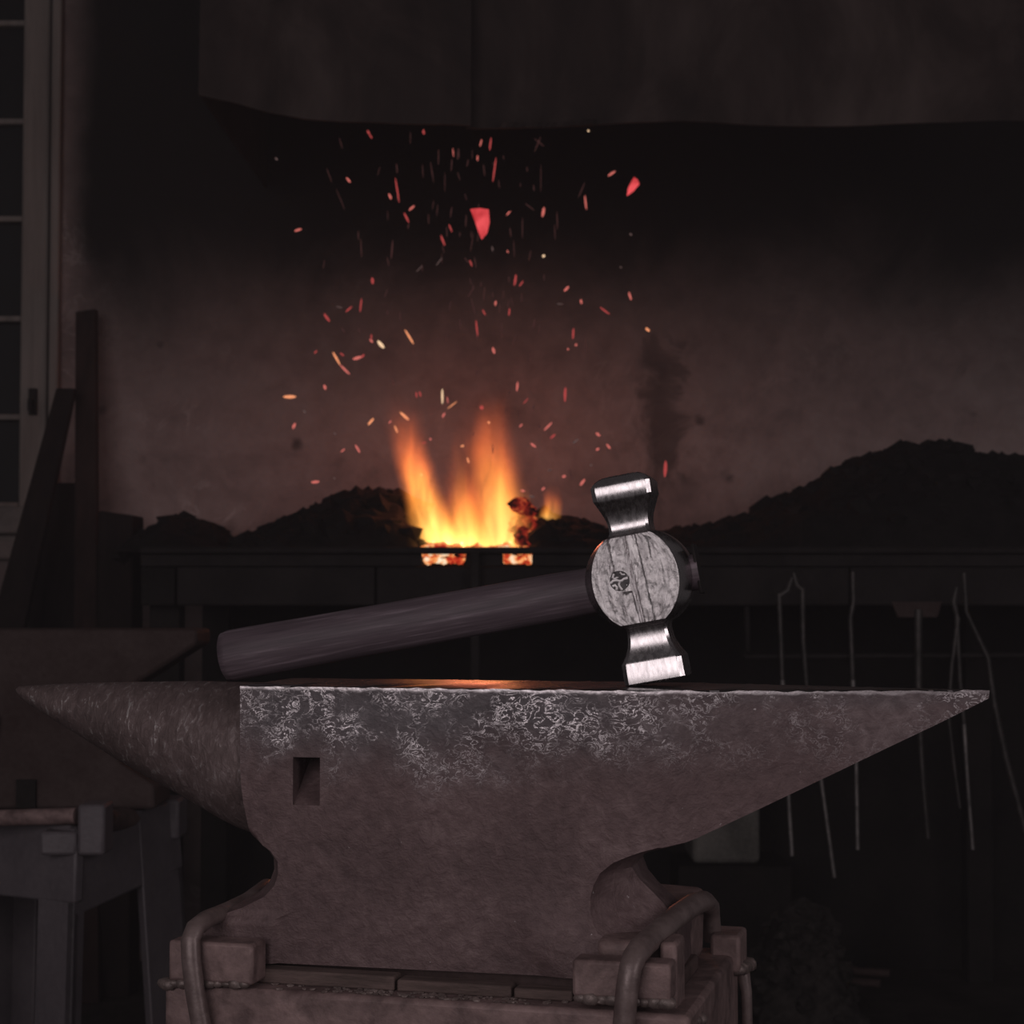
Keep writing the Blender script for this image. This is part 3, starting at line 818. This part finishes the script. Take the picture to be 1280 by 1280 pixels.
for i in range(4):                                       # L-section legs: two flanges per corner
    p0, p1 = tops[i], bots[i]
    nx_, pv = tops[(i+1) % 4], tops[(i-1) % 4]
    wA = [0.075, .07, .07, .07][i]
    d1 = (nx_ - p0); d1.z = 0; d1 = d1.normalized(); d2 = (pv - p0); d2.z = 0; d2 = d2.normalized()
    b = MB()
    w1, w2 = (.030, .078) if i == 0 else (.075, .13) if i == 1 else (.075, .075)
    for d, w, o2 in ((d1, w1, d2), (d2, w2, d1)):
        b.hexa([p1, p1 + d * w, p1 + d * w + o2 * .016, p1 + o2 * .016], [p0, p0 + d * w, p0 + d * w + o2 * .016, p0 + o2 * .016])
    b.build('leg', M['grey_iron'], st, bevel=.003)
# top plate
b = MB(); b.hexa([p - Vector((0, 0, .025)) for p in tops], [p for p in tops])
b.build('top_plate', M['grey_iron'], st, bevel=.003)
def stand_box(name, px0, px1, py0, py1, Ya, Yb, mat):
    a = P(px0, py1, Ya); c = P(px1, py0, Ya)
    b = MB(); b.box((a.x - sl.x, Ya - sl.y, a.z), (c.x - sl.x, Yb - sl.y, c.z)); return b.build(name, M[mat], st, bevel=.005)
stand_box('lug', 96, 131, 1006, 1070, yN - .006, yN + .05, 'grey_iron')
stand_box('lug', 49, 96, 1040, 1070, yN - .004, yN + .04, 'grey_iron')
stand_box('lug', 190, 224, 1000, 1050, yR - .03, yR + .04, 'grey_iron')
b = MB(); b.tube([P(-60, 1024, yN + .06) - sl, P(96, 1020, yN + .01) - sl], .0115, 10)
b.build('tie_rod', M['rust'], st, smooth=60)
b = MB(); b.tube([P(132, 1026, yN + .07) - sl, P(190, 1020, yR - .01) - sl], .016, 10)
b.build('tie_rod', M['rust_dark'], st, smooth=60)

# ------------------------------------------------------------------ the anvil
YAW = math.radians(-12.5)
DEP = .120
P0 = P(300, 857, 1.355)                     # near left corner of the face
anvil = empty('anvil', P0, (0, 0, YAW))
tag(anvil, 'big brown double-horned anvil in the foreground with scarred bright upper edge', 'anvil')
Ra = Matrix.Rotation(YAW, 3, 'Z'); Rai = Ra.inverted()
def AF(px, py, yl=0.0):
    """anvil local point where the pixel's ray meets the local plane y = yl"""
    o = Rai @ (Vector((0, 0, CZ)) - P0); d = Rai @ ray(px, py)
    return o + d * ((yl - o.y) / d.y)
TIPX = AF(1234, 866, DEP / 2).x
TAP0 = AF(800, 860).x
sl_rows = [  # py, left px, right px, left chamfer, right chamfer (m), depth of chamfers (m)
 (857, 301, 1235, 0, 0, 0), (861, 300, 1237, 0, 0, 0), (870, 300, 1236, 0, 0, 0), (876, 300, 1224, 0, 0, 0), (900, 300, 1175, 0, 0, 0), (930, 300, 1110, 0, 0, 0),
 (960, 300, 1046, 0, 0, 0), (985, 301, 992, 0, 0, 0), (1010, 304, 938, 0, 0, 0), (1030, 308, 894, 0, 894, 0), (1040, 310, 872, 0, 872, 0), (1046, 312, 856, .001, 850, .0005), (1052, 314, 836, .003, 822, .004),
 (1058, 317, 820, .004, 800, .010), (1064, 320, 812, .005, 784, .016), (1072, 326, 807, .008, 766, .024), (1085, 331, 804, .010, 750, .032), (1100, 330, 810, .011, 742, .037),
 (1115, 324, 823, .012, 738, .040), (1130, 311, 838, .012, 738, .040), (1145, 287, 852, .010, 741, .034), (1158, 260, 862, .006, 748, .024), (1168, 248, 866, .002, 764, .013),
 (1178, 245, 868, .000, 800, .004), (1186, 245, 868, .000, 858, .000), (1214, 243, 868, 0, 868, 0)]
rows2 = []
for r0, r1 in zip(sl_rows, sl_rows[1:]):
    k = max(1, int((r1[0] - r0[0]) / 5)) if r0[0] > 861 else 1
    for q in range(k): rows2.append(tuple(lerp(a_, b_, q / k) for a_, b_ in zip(r0, r1)))
sl_rows = rows2 + [sl_rows[-1]]
def foot_step(px, py):
    l = sstep(1150, 1163, py) * sstep(358, 349, px)
    edge_x = 625 + (py - 1105) * .69
    r = sstep(1105, 1200, py) * sstep(-6, 40, px - edge_x) * sstep(860, 760, px)
    return -.004 * l - .005 * r
b = MB(); rings = []
MS = 180
for ri, (py, pl, pr, cl, cr, cd) in enumerate(sl_rows):
    zl = AF(560, py).z
    x0 = AF(pl, py).x
    x1 = AF(pr, py, lerp(DEP * .5 * min(1, max(0, (pr - 800) / 430)), DEP - cd, sstep(1044, 1085, py))).x
    cr = max(0, x1 - AF(cr, py).x) if cd > 0 else 0
    # top edge: softly battered
    pts_f = []
    cL = max(cl, .0015); cR = max(cr, .0015)
    xs = [x0 + cL * i / 8 for i in range(8)] + [lerp(x0 + cL, x1 - cR, i / (MS - 20)) for i in range(MS - 19)] + [x1 - cR + cR * (i + 1) / 12 for i in range(12)]
    for x in xs:
        yf = 0.0
        if x > TAP0: yf = (DEP / 2 - .002) * ((x - TAP0) / (TIPX - TAP0)) ** 1.15
        if cl > 0 and x < x0 + cl: yf = max(yf, cd * .6 * (1 - (x - x0) / cl))
        if cr > 0 and x > x1 - cr:
            q = (x - (x1 - cr)) / cr; yf = max(yf, cd * (q ** .85))
        if py > 1100: yf += foot_step(lerp(pl, pr, (x - x0) / (x1 - x0)), py)
        if ri == 0: yf += .0026 + .0018 * noise.noise(Vector((x * 45, 3, 1))) + .0012 * noise.noise(Vector((x * 140, 3, 6)))
        if ri == 1: yf += .0006 * noise.noise(Vector((x * 45, 9, 1)))
        z = zl
        if ri == 1: z += .0013 * noise.noise(Vector((x * 38, 0, 8))) + .0010 * noise.noise(Vector((x * 120, 0, 3)))
        if ri == 0: z = 0 + .0004 * noise.noise(Vector((x * 50, 0, 5)))
        pts_f.append((x, yf, z))
    back = [(x, DEP - yf, z) for x, yf, z in reversed(pts_f)]
    rings.append(pts_f + back)
b.loft(list(reversed(rings)))
body = b.build('anvil_body', [M['anvil'], M['face']], anvil, smooth=38)
# assign the working face material
for p in body.data.polygons:
    if p.normal.z > .9 and p.center.z > -.004: p.material_index = 1
# slot cut into the flank: deep at the top, ramping out at the bottom
cut = MB()
a = AF(366, 1006); c = AF(400, 947)
cut.hexa([(a.x, -.01, a.z), (c.x, -.01, a.z), (c.x, .002, a.z), (a.x, .002, a.z)],
         [(a.x, -.01, c.z), (c.x, -.01, c.z), (c.x, .045, c.z), (a.x, .045, c.z)])
co = cut.build('cutter', M['anvil'], anvil)
md = body.modifiers.new('slot', 'BOOLEAN'); md.object = co; md.operation = 'DIFFERENCE'; md.solver = 'EXACT'
bpy.context.view_layer.update()
ev = body.evaluated_get(bpy.context.evaluated_depsgraph_get())
nm = bpy.data.meshes.new_from_object(ev); body.modifiers.clear(); body.data = nm
nm.set_sharp_from_angle(angle=math.radians(38))
bpy.data.objects.remove(co)
# conical horn
b = MB(); rings = []
prof_h = [(20, 861, 863), (24, 858, 869), (40, 856.5, 882), (70, 855, 900), (110, 853.5, 924), (150, 852.5, 948), (190, 852, 971), (230, 851.5, 993), (265, 851.5, 1012), (290, 852, 1026), (308, 852.5, 1034), (330, 853, 1042), (352, 853.5, 1048)]
for i, (px, pt, pb) in enumerate(prof_h):
    yc = DEP * .5
    t_ = AF(px, pt, yc); bo = AF(px, pb, yc)
    r = (t_.z - bo.z) / 2; zc = min((t_.z + bo.z) / 2, -r - .0002)
    rw = min(r, DEP * .5 - .0015)
    ring = []
    for k in range(40):
        a = 2 * math.pi * k / 40
        wob = 1 + .02 * noise.noise(Vector((t_.x * 30, math.cos(a) * 2, math.sin(a) * 2)))
        cy, cz_ = math.cos(a), math.sin(a)
        if px > 270:                                   # squares up towards the body
            q = (px - 270) / 38 * .35; 
        ring.append((t_.x, yc + rw * cy * wob, zc + r * cz_ * (wob if cz_ < .5 else 1)))
    rings.append(ring)
b.loft(rings)
b.build('horn', M['horn'], anvil, smooth=60)

# ------------------------------------------------------------------ the stand under the anvil
SYAW = math.radians(-15.0)
Rsi = Matrix.Rotation(SYAW, 3, 'Z').inverted()
def SF(px, py, yl=0.0):
    o = Rsi @ (Vector((0, 0, CZ)) - P0); d = Rsi @ ray(px, py)
    return o + d * ((yl - o.y) / d.y)
stand = empty('anvil_stand', P0, (0, 0, SYAW)); tag(stand, 'rust-brown steel block stand with clamp bars under the foreground anvil', 'anvil stand')
zfoot = AF(560, 1214).z
FR = -.034                                            # front plane of the stand
xL = SF(205, 1230, FR).x; xR = SF(862, 1240, FR).x
zst = zfoot - .012
zgl = -P0.z                                           # the floor
BK = DEP + .085
b = MB(); b.box((xL, FR, zgl), (xR, BK, zst))
b.build('block', M['rust'], stand, bevel=.004)
# packing strips between foot and block
b = MB(); b.box((SF(246, 1210).x, .022, zst), (SF(840, 1210).x, DEP - .004, zfoot))
b.build('packing_plate', M['rust_dark'], stand, bevel=.002)
x0 = SF(318, 1220, -.012).x; x1 = SF(560, 1220, -.012).x; x2 = SF(660, 1220, -.012).x; x3 = SF(716, 1230, -.012).x
for xa_, xb_, zz_ in ((x0, x1 - .04, .0105), (x1 - .038, x2 - .012, .0085), (x2 - .010, x3, .0075)):
    b = MB(); b.box((xa_, -.014, zst), (xb_, .003, zst + zz_)); b.build('shim', M['shim'], stand, bevel=.0015)
# corner plates
def splate(px0, px1, py0, py1, yl, th, name='corner_plate'):
    a = SF(px0, py1, yl); c = SF(px1, py0, yl)
    b = MB(); b.box((a.x, yl, a.z), (c.x, yl + th, c.z)); return b
pl = splate(210, 316, 1181, 1226, FR - .004, .026); pl.build('corner_plate', M['rust'], stand, bevel=.0025)
a = SF(715, 1246, FR - .004); c = SF(838, 1206, FR - .004)
b = MB(); b.box((a.x, FR - .004, a.z), (c.x, FR + .020, c.z)); 
b.build('corner_plate', M['rust'], stand, bevel=.0025)
# side plates up the right end: front one, rear one
xe = c.x
b = MB(); b.box((xe - .012, FR + .0205, zst - .012), (xe + .0, FR + .056, c.z + .010)); b.build('corner_plate', M['rust'], stand, bevel=.003)
b = MB(); b.box((xe - .006, BK - .030, zst - .014), (xe + .018, BK + .012, SF(905, 1160, BK).z)); b.build('corner_plate', M['rust'], stand, bevel=.003)
# the foot of the clamp: block between bar and stand
b = MB()
b.hexa([(xe - .055, FR + .030, zst), (xe - .014, FR + .030, zst), (xe - .010, BK - .036, zst), (xe - .050, BK - .036, zst)],
       [(xe - .060, FR + .030, c.z + .008), (xe - .016, FR + .030, c.z + .006), (xe - .008, BK - .036, c.z + .020), (xe - .050, BK - .036, c.z + .022)])
b.build('clamp_block', M['rust'], stand, bevel=.006, segs=3)
# weld beads
random.seed(3)
def weld(p0, p1, r):
    b = MB(); n = 9
    for i in range(n):
        p = Vector(p0).lerp(Vector(p1), i / (n - 1)); b.lump(p, r * random.uniform(.8, 1.25), i * 7.3 + p0[0] * 31, 2, (1.2, .8, .8), .3)
    b.build('weld', M['weld'], stand, smooth=60)
wz = SF(560, 1226, FR).z
weld((SF(218, 1226, FR).x, FR - .001, SF(218, 1229, FR).z), (SF(306, 1226, FR).x, FR - .001, SF(306, 1229, FR).z), .0045)
weld((a.x + .006, FR - .001, a.z - .001), (c.x - .004, FR - .001, a.z - .001), .0052)
weld((xe + .004, FR + .026, zst - .010), (xe + .008, FR + .052, zst - .014), .006)
weld((xe + .014, BK - .024, zst - .012), (xe + .018, BK + .008, zst - .014), .006)
weld((SF(207, 1230, FR).x, FR + .002, SF(207, 1230, FR).z), (SF(212, 1234, FR).x, FR - .001, SF(212, 1230, FR).z), .005)
# clamp bars bent over the feet
b = MB()
path = [SF(262, 1340, FR - .014), SF(251, 1280, FR - .013), SF(243, 1235, FR - .013), SF(239, 1200, FR - .012), SF(238, 1175, FR - .010), SF(244, 1160, FR - .004), SF(258, 1149, FR + .010), SF(285, 1138, .022), SF(310, 1126, .045), SF(328, 1113, .07), SF(334, 1108, .11)]
b.tube(path, .0074, 14, flat=.85)
b.build('clamp_bar', M['bar'], stand, smooth=60)
b = MB()
path = [SF(776, 1340, FR - .015), SF(780, 1280, FR - .015), SF(784, 1235, FR - .015), SF(788, 1210, FR - .014), SF(793, 1196, FR - .008), SF(803, 1183, FR + .010), SF(822, 1166, .012), SF(846, 1145, .045), SF(868, 1130, .085), SF(880, 1126, .108), SF(887, 1132, BK - .02), SF(889, 1150, BK - .012), SF(891, 1175, BK - .008)]
b.tube(path, [.0078, .0078, .0078, .0078, .0082, .0088, .0088, .0088, .0088, .0088, .0082, .0078, .0078], 14, flat=.85)
b.build('clamp_bar', M['bar'], stand, smooth=60)
# thin strap down the rear right
b = MB(); q = xe + .030
b.tube([SF(921, 1200, BK), SF(928, 1214, BK), SF(933, 1240, BK), SF(936, 1345, BK)], [.006, .006, .0045, .004], 8)
b.build('strap', M['bar'], stand, smooth=60)
# scale and grit on the ledge
b = MB(); random.seed(8)
for i in range(150):
    px = random.gauss(520, 90)
    if not 325 < px < 708: continue
    yl = random.uniform(FR + .004, -.015)
    b.lump((SF(px, 1225, yl).x, yl, zst + .0006), random.uniform(.0006, .0024), i, 1, (1.4, 1, .6), .6)
o = b.build('scale_flakes', M['weld'], None); o.location = P0; o.rotation_euler = (0, 0, SYAW)
tag(o, 'grey hammer scale and grit scattered along the stand ledge below the anvil', 'scale', kind='stuff')

# ------------------------------------------------------------------ the hammer
HY = math.radians(-12.5); TILT = math.radians(-9.9)
h_ = .0690
HC = Vector((0, 0, 0))
ham = empty('hammer'); tag(ham, 'steel rounding hammer with dark wooden handle resting on the anvil face', 'hammer')
def oct_ring(z, wf, wm, d, m, front=None, K=80):
    """plan ring: front edge of K samples, side points, back edge"""
    r = []
    for i in range(K):
        x = lerp(-wf, wf, i / (K - 1)); y = -d
        if front: y += front(x, z)
        r.append((x, y, z))
    r += [(wm, -m, z), (wm, 0, z), (wm, m, z)]
    for i in range(K): r.append((lerp(wf, -wf, i / (K - 1)), d, z))
    r += [(-wm, m, z), (-wm, 0, z), (-wm, -m, z)]
    return r
def groove(x, z):
    g = 0
    cx = .0030 + z * -.06
    g += .0013 * (1 - sstep(.0034, .0042, abs(x - cx))) * (1 if z > -.002 else .6)
    g += .0012 * (1 - sstep(.0004, .0012, abs(x - cx + .0042)))
    if z > .006: g += .0014 * (1 - sstep(.0008, .0018, abs(x + .0142 + z * .05)))
    if z < -.008: g += .0011 * (1 - sstep(.0034, .0042, abs(x + .0085 + z * .10)))
    if z > .012: g += .0008 * (1 - sstep(.0012, .0022, abs(x - .0115)))
    g += .0006 * noise.noise(Vector((x * 260, z * 120, 4))) + .0005 * noise.noise(Vector((x * 700, z * 500, 9)))
    return g
secs = []
NECK = [(.0375, .0120, .0140, .0148), (.0345, .0120, .0140, .0152), (.0325, .0124, .0145, .0165), (.0312, .0135, .0155, .0185)]
top_s = [(.0735, .007, .009, .009), (.0727, .0115, .0135, .0140), (.0705, .0152, .0175, .0180), (.0678, .0172, .0198, .0204), (.0662, .0179, .0208, .0212),
         (.0570, .0176, .0205, .0212), (.0552, .0167, .0195, .0203), (.0500, .0149, .0174, .0178), (.0450, .0132, .0154, .0158), (.0405, .0122, .0142, .0149)] + NECK
bot_s = [(.0722, .0130, .0155, .0165), (.0716, .0162, .0192, .0198), (.0704, .0178, .0210, .0212), (.0568, .0177, .0208, .0212), (.0552, .0169, .0198, .0204),
         (.0505, .0147, .0172, .0174), (.0455, .0130, .0152, .0155), (.0415, .0123, .0144, .0149)] + NECK
top_s = [(z, wf, wm, d, d - (wm - wf) * .66) for z, wf, wm, d in top_s]
bot_s = [(-z, wf, wm, d, d - (wm - wf) * .66) for z, wf, wm, d in bot_s]
rings = []
mats = []
for (z, wf, wm, d, m) in bot_s: rings.append(oct_ring(z, wf, wm, d, m))
nb_ = 40
for i in range(nb_ + 1):
    z = lerp(-.0300, .0300, i / nb_)
    R = .0300 * math.sqrt(max(0, 1 - (z / .0352) ** 2))
    wf = max(R, .0145); wm = wf + .0062 * math.sqrt(max(0, 1 - (z / .0352) ** 2)) + .001
    rings.append(oct_ring(z, wf, wm, .0262, .013, groove))
for (z, wf, wm, d, m) in reversed(top_s): rings.append(oct_ring(z, wf, wm, d, m))
b = MB(); b.loft(rings)
head = b.build('hammer_head', [M['hammer'], M['cheek']], ham, smooth=30)
for p in head.data.polygons:
    if abs(p.center.z) < .0302 and abs(p.normal.y) > .6: p.material_index = 1
# round touch mark with a swirl
b = MB()
cx, cz, yy = -.0108, .0005, -.0262
n_ = 32
b.add([(cx + .0068 * math.cos(2 * math.pi * k / n_), yy - .0003, cz + .0068 * math.sin(2 * math.pi * k / n_)) for k in range(n_)] +
      [(cx + .0074 * math.cos(2 * math.pi * k / n_), yy + .0010, cz + .0074 * math.sin(2 * math.pi * k / n_)) for k in range(n_)],
      [tuple(range(n_ - 1, -1, -1)), tuple(range(n_, 2 * n_))] + [(k, (k + 1) % n_, n_ + (k + 1) % n_, n_ + k) for k in range(n_)])
def arc(pts, rad=.0008):
    b.tube([(cx + x, yy - .0003, cz + z) for x, z in pts], rad, 6, flat=.5, mi=1)
arc([(-.0064, -.0006), (-.0044, .0008), (-.0022, .0008), (-.0002, -.0002), (.0016, -.0002), (.0034, .0008), (.0060, .0010)], .0010)
arc([(-.0030, .0054), (-.0044, .0030), (-.0030, .0018), (-.0010, .0026)], .0008)
arc([(.0002, -.0004), (-.0010, -.0024), (-.0004, -.0044), (.0006, -.0064)], .0009)
arc([(-.0054, -.0030), (-.0036, -.0024), (-.0026, -.0040), (-.0030, -.0056)], .0010)
arc([(.0012, .0058), (.0022, .0040), (.0044, .0036)], .0007)
b.build('maker_mark', [M['stamp'], M['cheek']], head, smooth=60)
# handle: oval ash shaft along -x, from the eye to the grip end
b = MB(); rings = []
LH = .313
hp = [(.0415, .0125, .012), (.030, .0125, .012), (-.020, .0140, .0125), (-.034, .0162, .0135), (-.060, .0168, .0138), (-.120, .0170, .0142), (-.200, .0176, .0146), (-.255, .0182, .0152), (-.291, .0187, .0156), (-.3065, .0187, .0156), (-.3118, .0176, .0146), (-LH, .0155, .0125)]
for x, rz_, ry_ in hp:
    rings.append([(x, ry_ * math.cos(2 * math.pi * k / 36), rz_ * math.sin(2 * math.pi * k / 36) - .002) for k in range(36)])
b.loft(rings)
b.build('handle', M['handle'], ham, smooth=55)
b = MB(); b.box((.0395, -.0105, -.0175), (.0418, .0105, .0175))
b.build('eye_plug', M['wedge'], ham, bevel=.004)
HS = 1.078
hd = [c_ for c_ in ham.children if c_.name.startswith('handle')][0]
def lowest(o_, R): return min((R @ v.co).z for v in o_.data.vertices)
def rot(tl): return Matrix.Rotation(HY, 4, 'Z') @ Matrix.Rotation(tl, 4, 'Y') @ Matrix.Scale(HS, 4)
ta, tb = math.radians(-16), math.radians(-4)
for _ in range(40):                       # tilt until the face corner and the grip end both touch the anvil
    tm = (ta + tb) / 2; R = rot(tm)
    if lowest(hd, R) < lowest(head, R): ta = tm
    else: tb = tm
ham.rotation_euler = (Matrix.Rotation(HY, 4, 'Z') @ Matrix.Rotation(tm, 4, 'Y')).to_euler()
ham.scale = (HS, HS, HS)
target = P(801, 722, 1.352)
ham.location = (target.x, target.y, P0.z - lowest(head, rot(tm)) + .0003)
print('TILT', math.degrees(tm))

# ------------------------------------------------------------------ thin haze volume added to lift the blacks
t = NT('lift_haze')
v = t.n('ShaderNodeVolumeScatter'); v.inputs['Color'].default_value = (.92, .86, .90, 1); v.inputs['Density'].default_value = .0105
t.link(v.outputs[0], t.out.inputs[1])
o = MB().box((-2.6, -2.6, -.3), (2.6, 4.9, 3.2)).build('lift_haze', t.mat)
tag(o, 'thin haze added through the dark smithy to lift its blacks', 'smoke', kind='stuff')
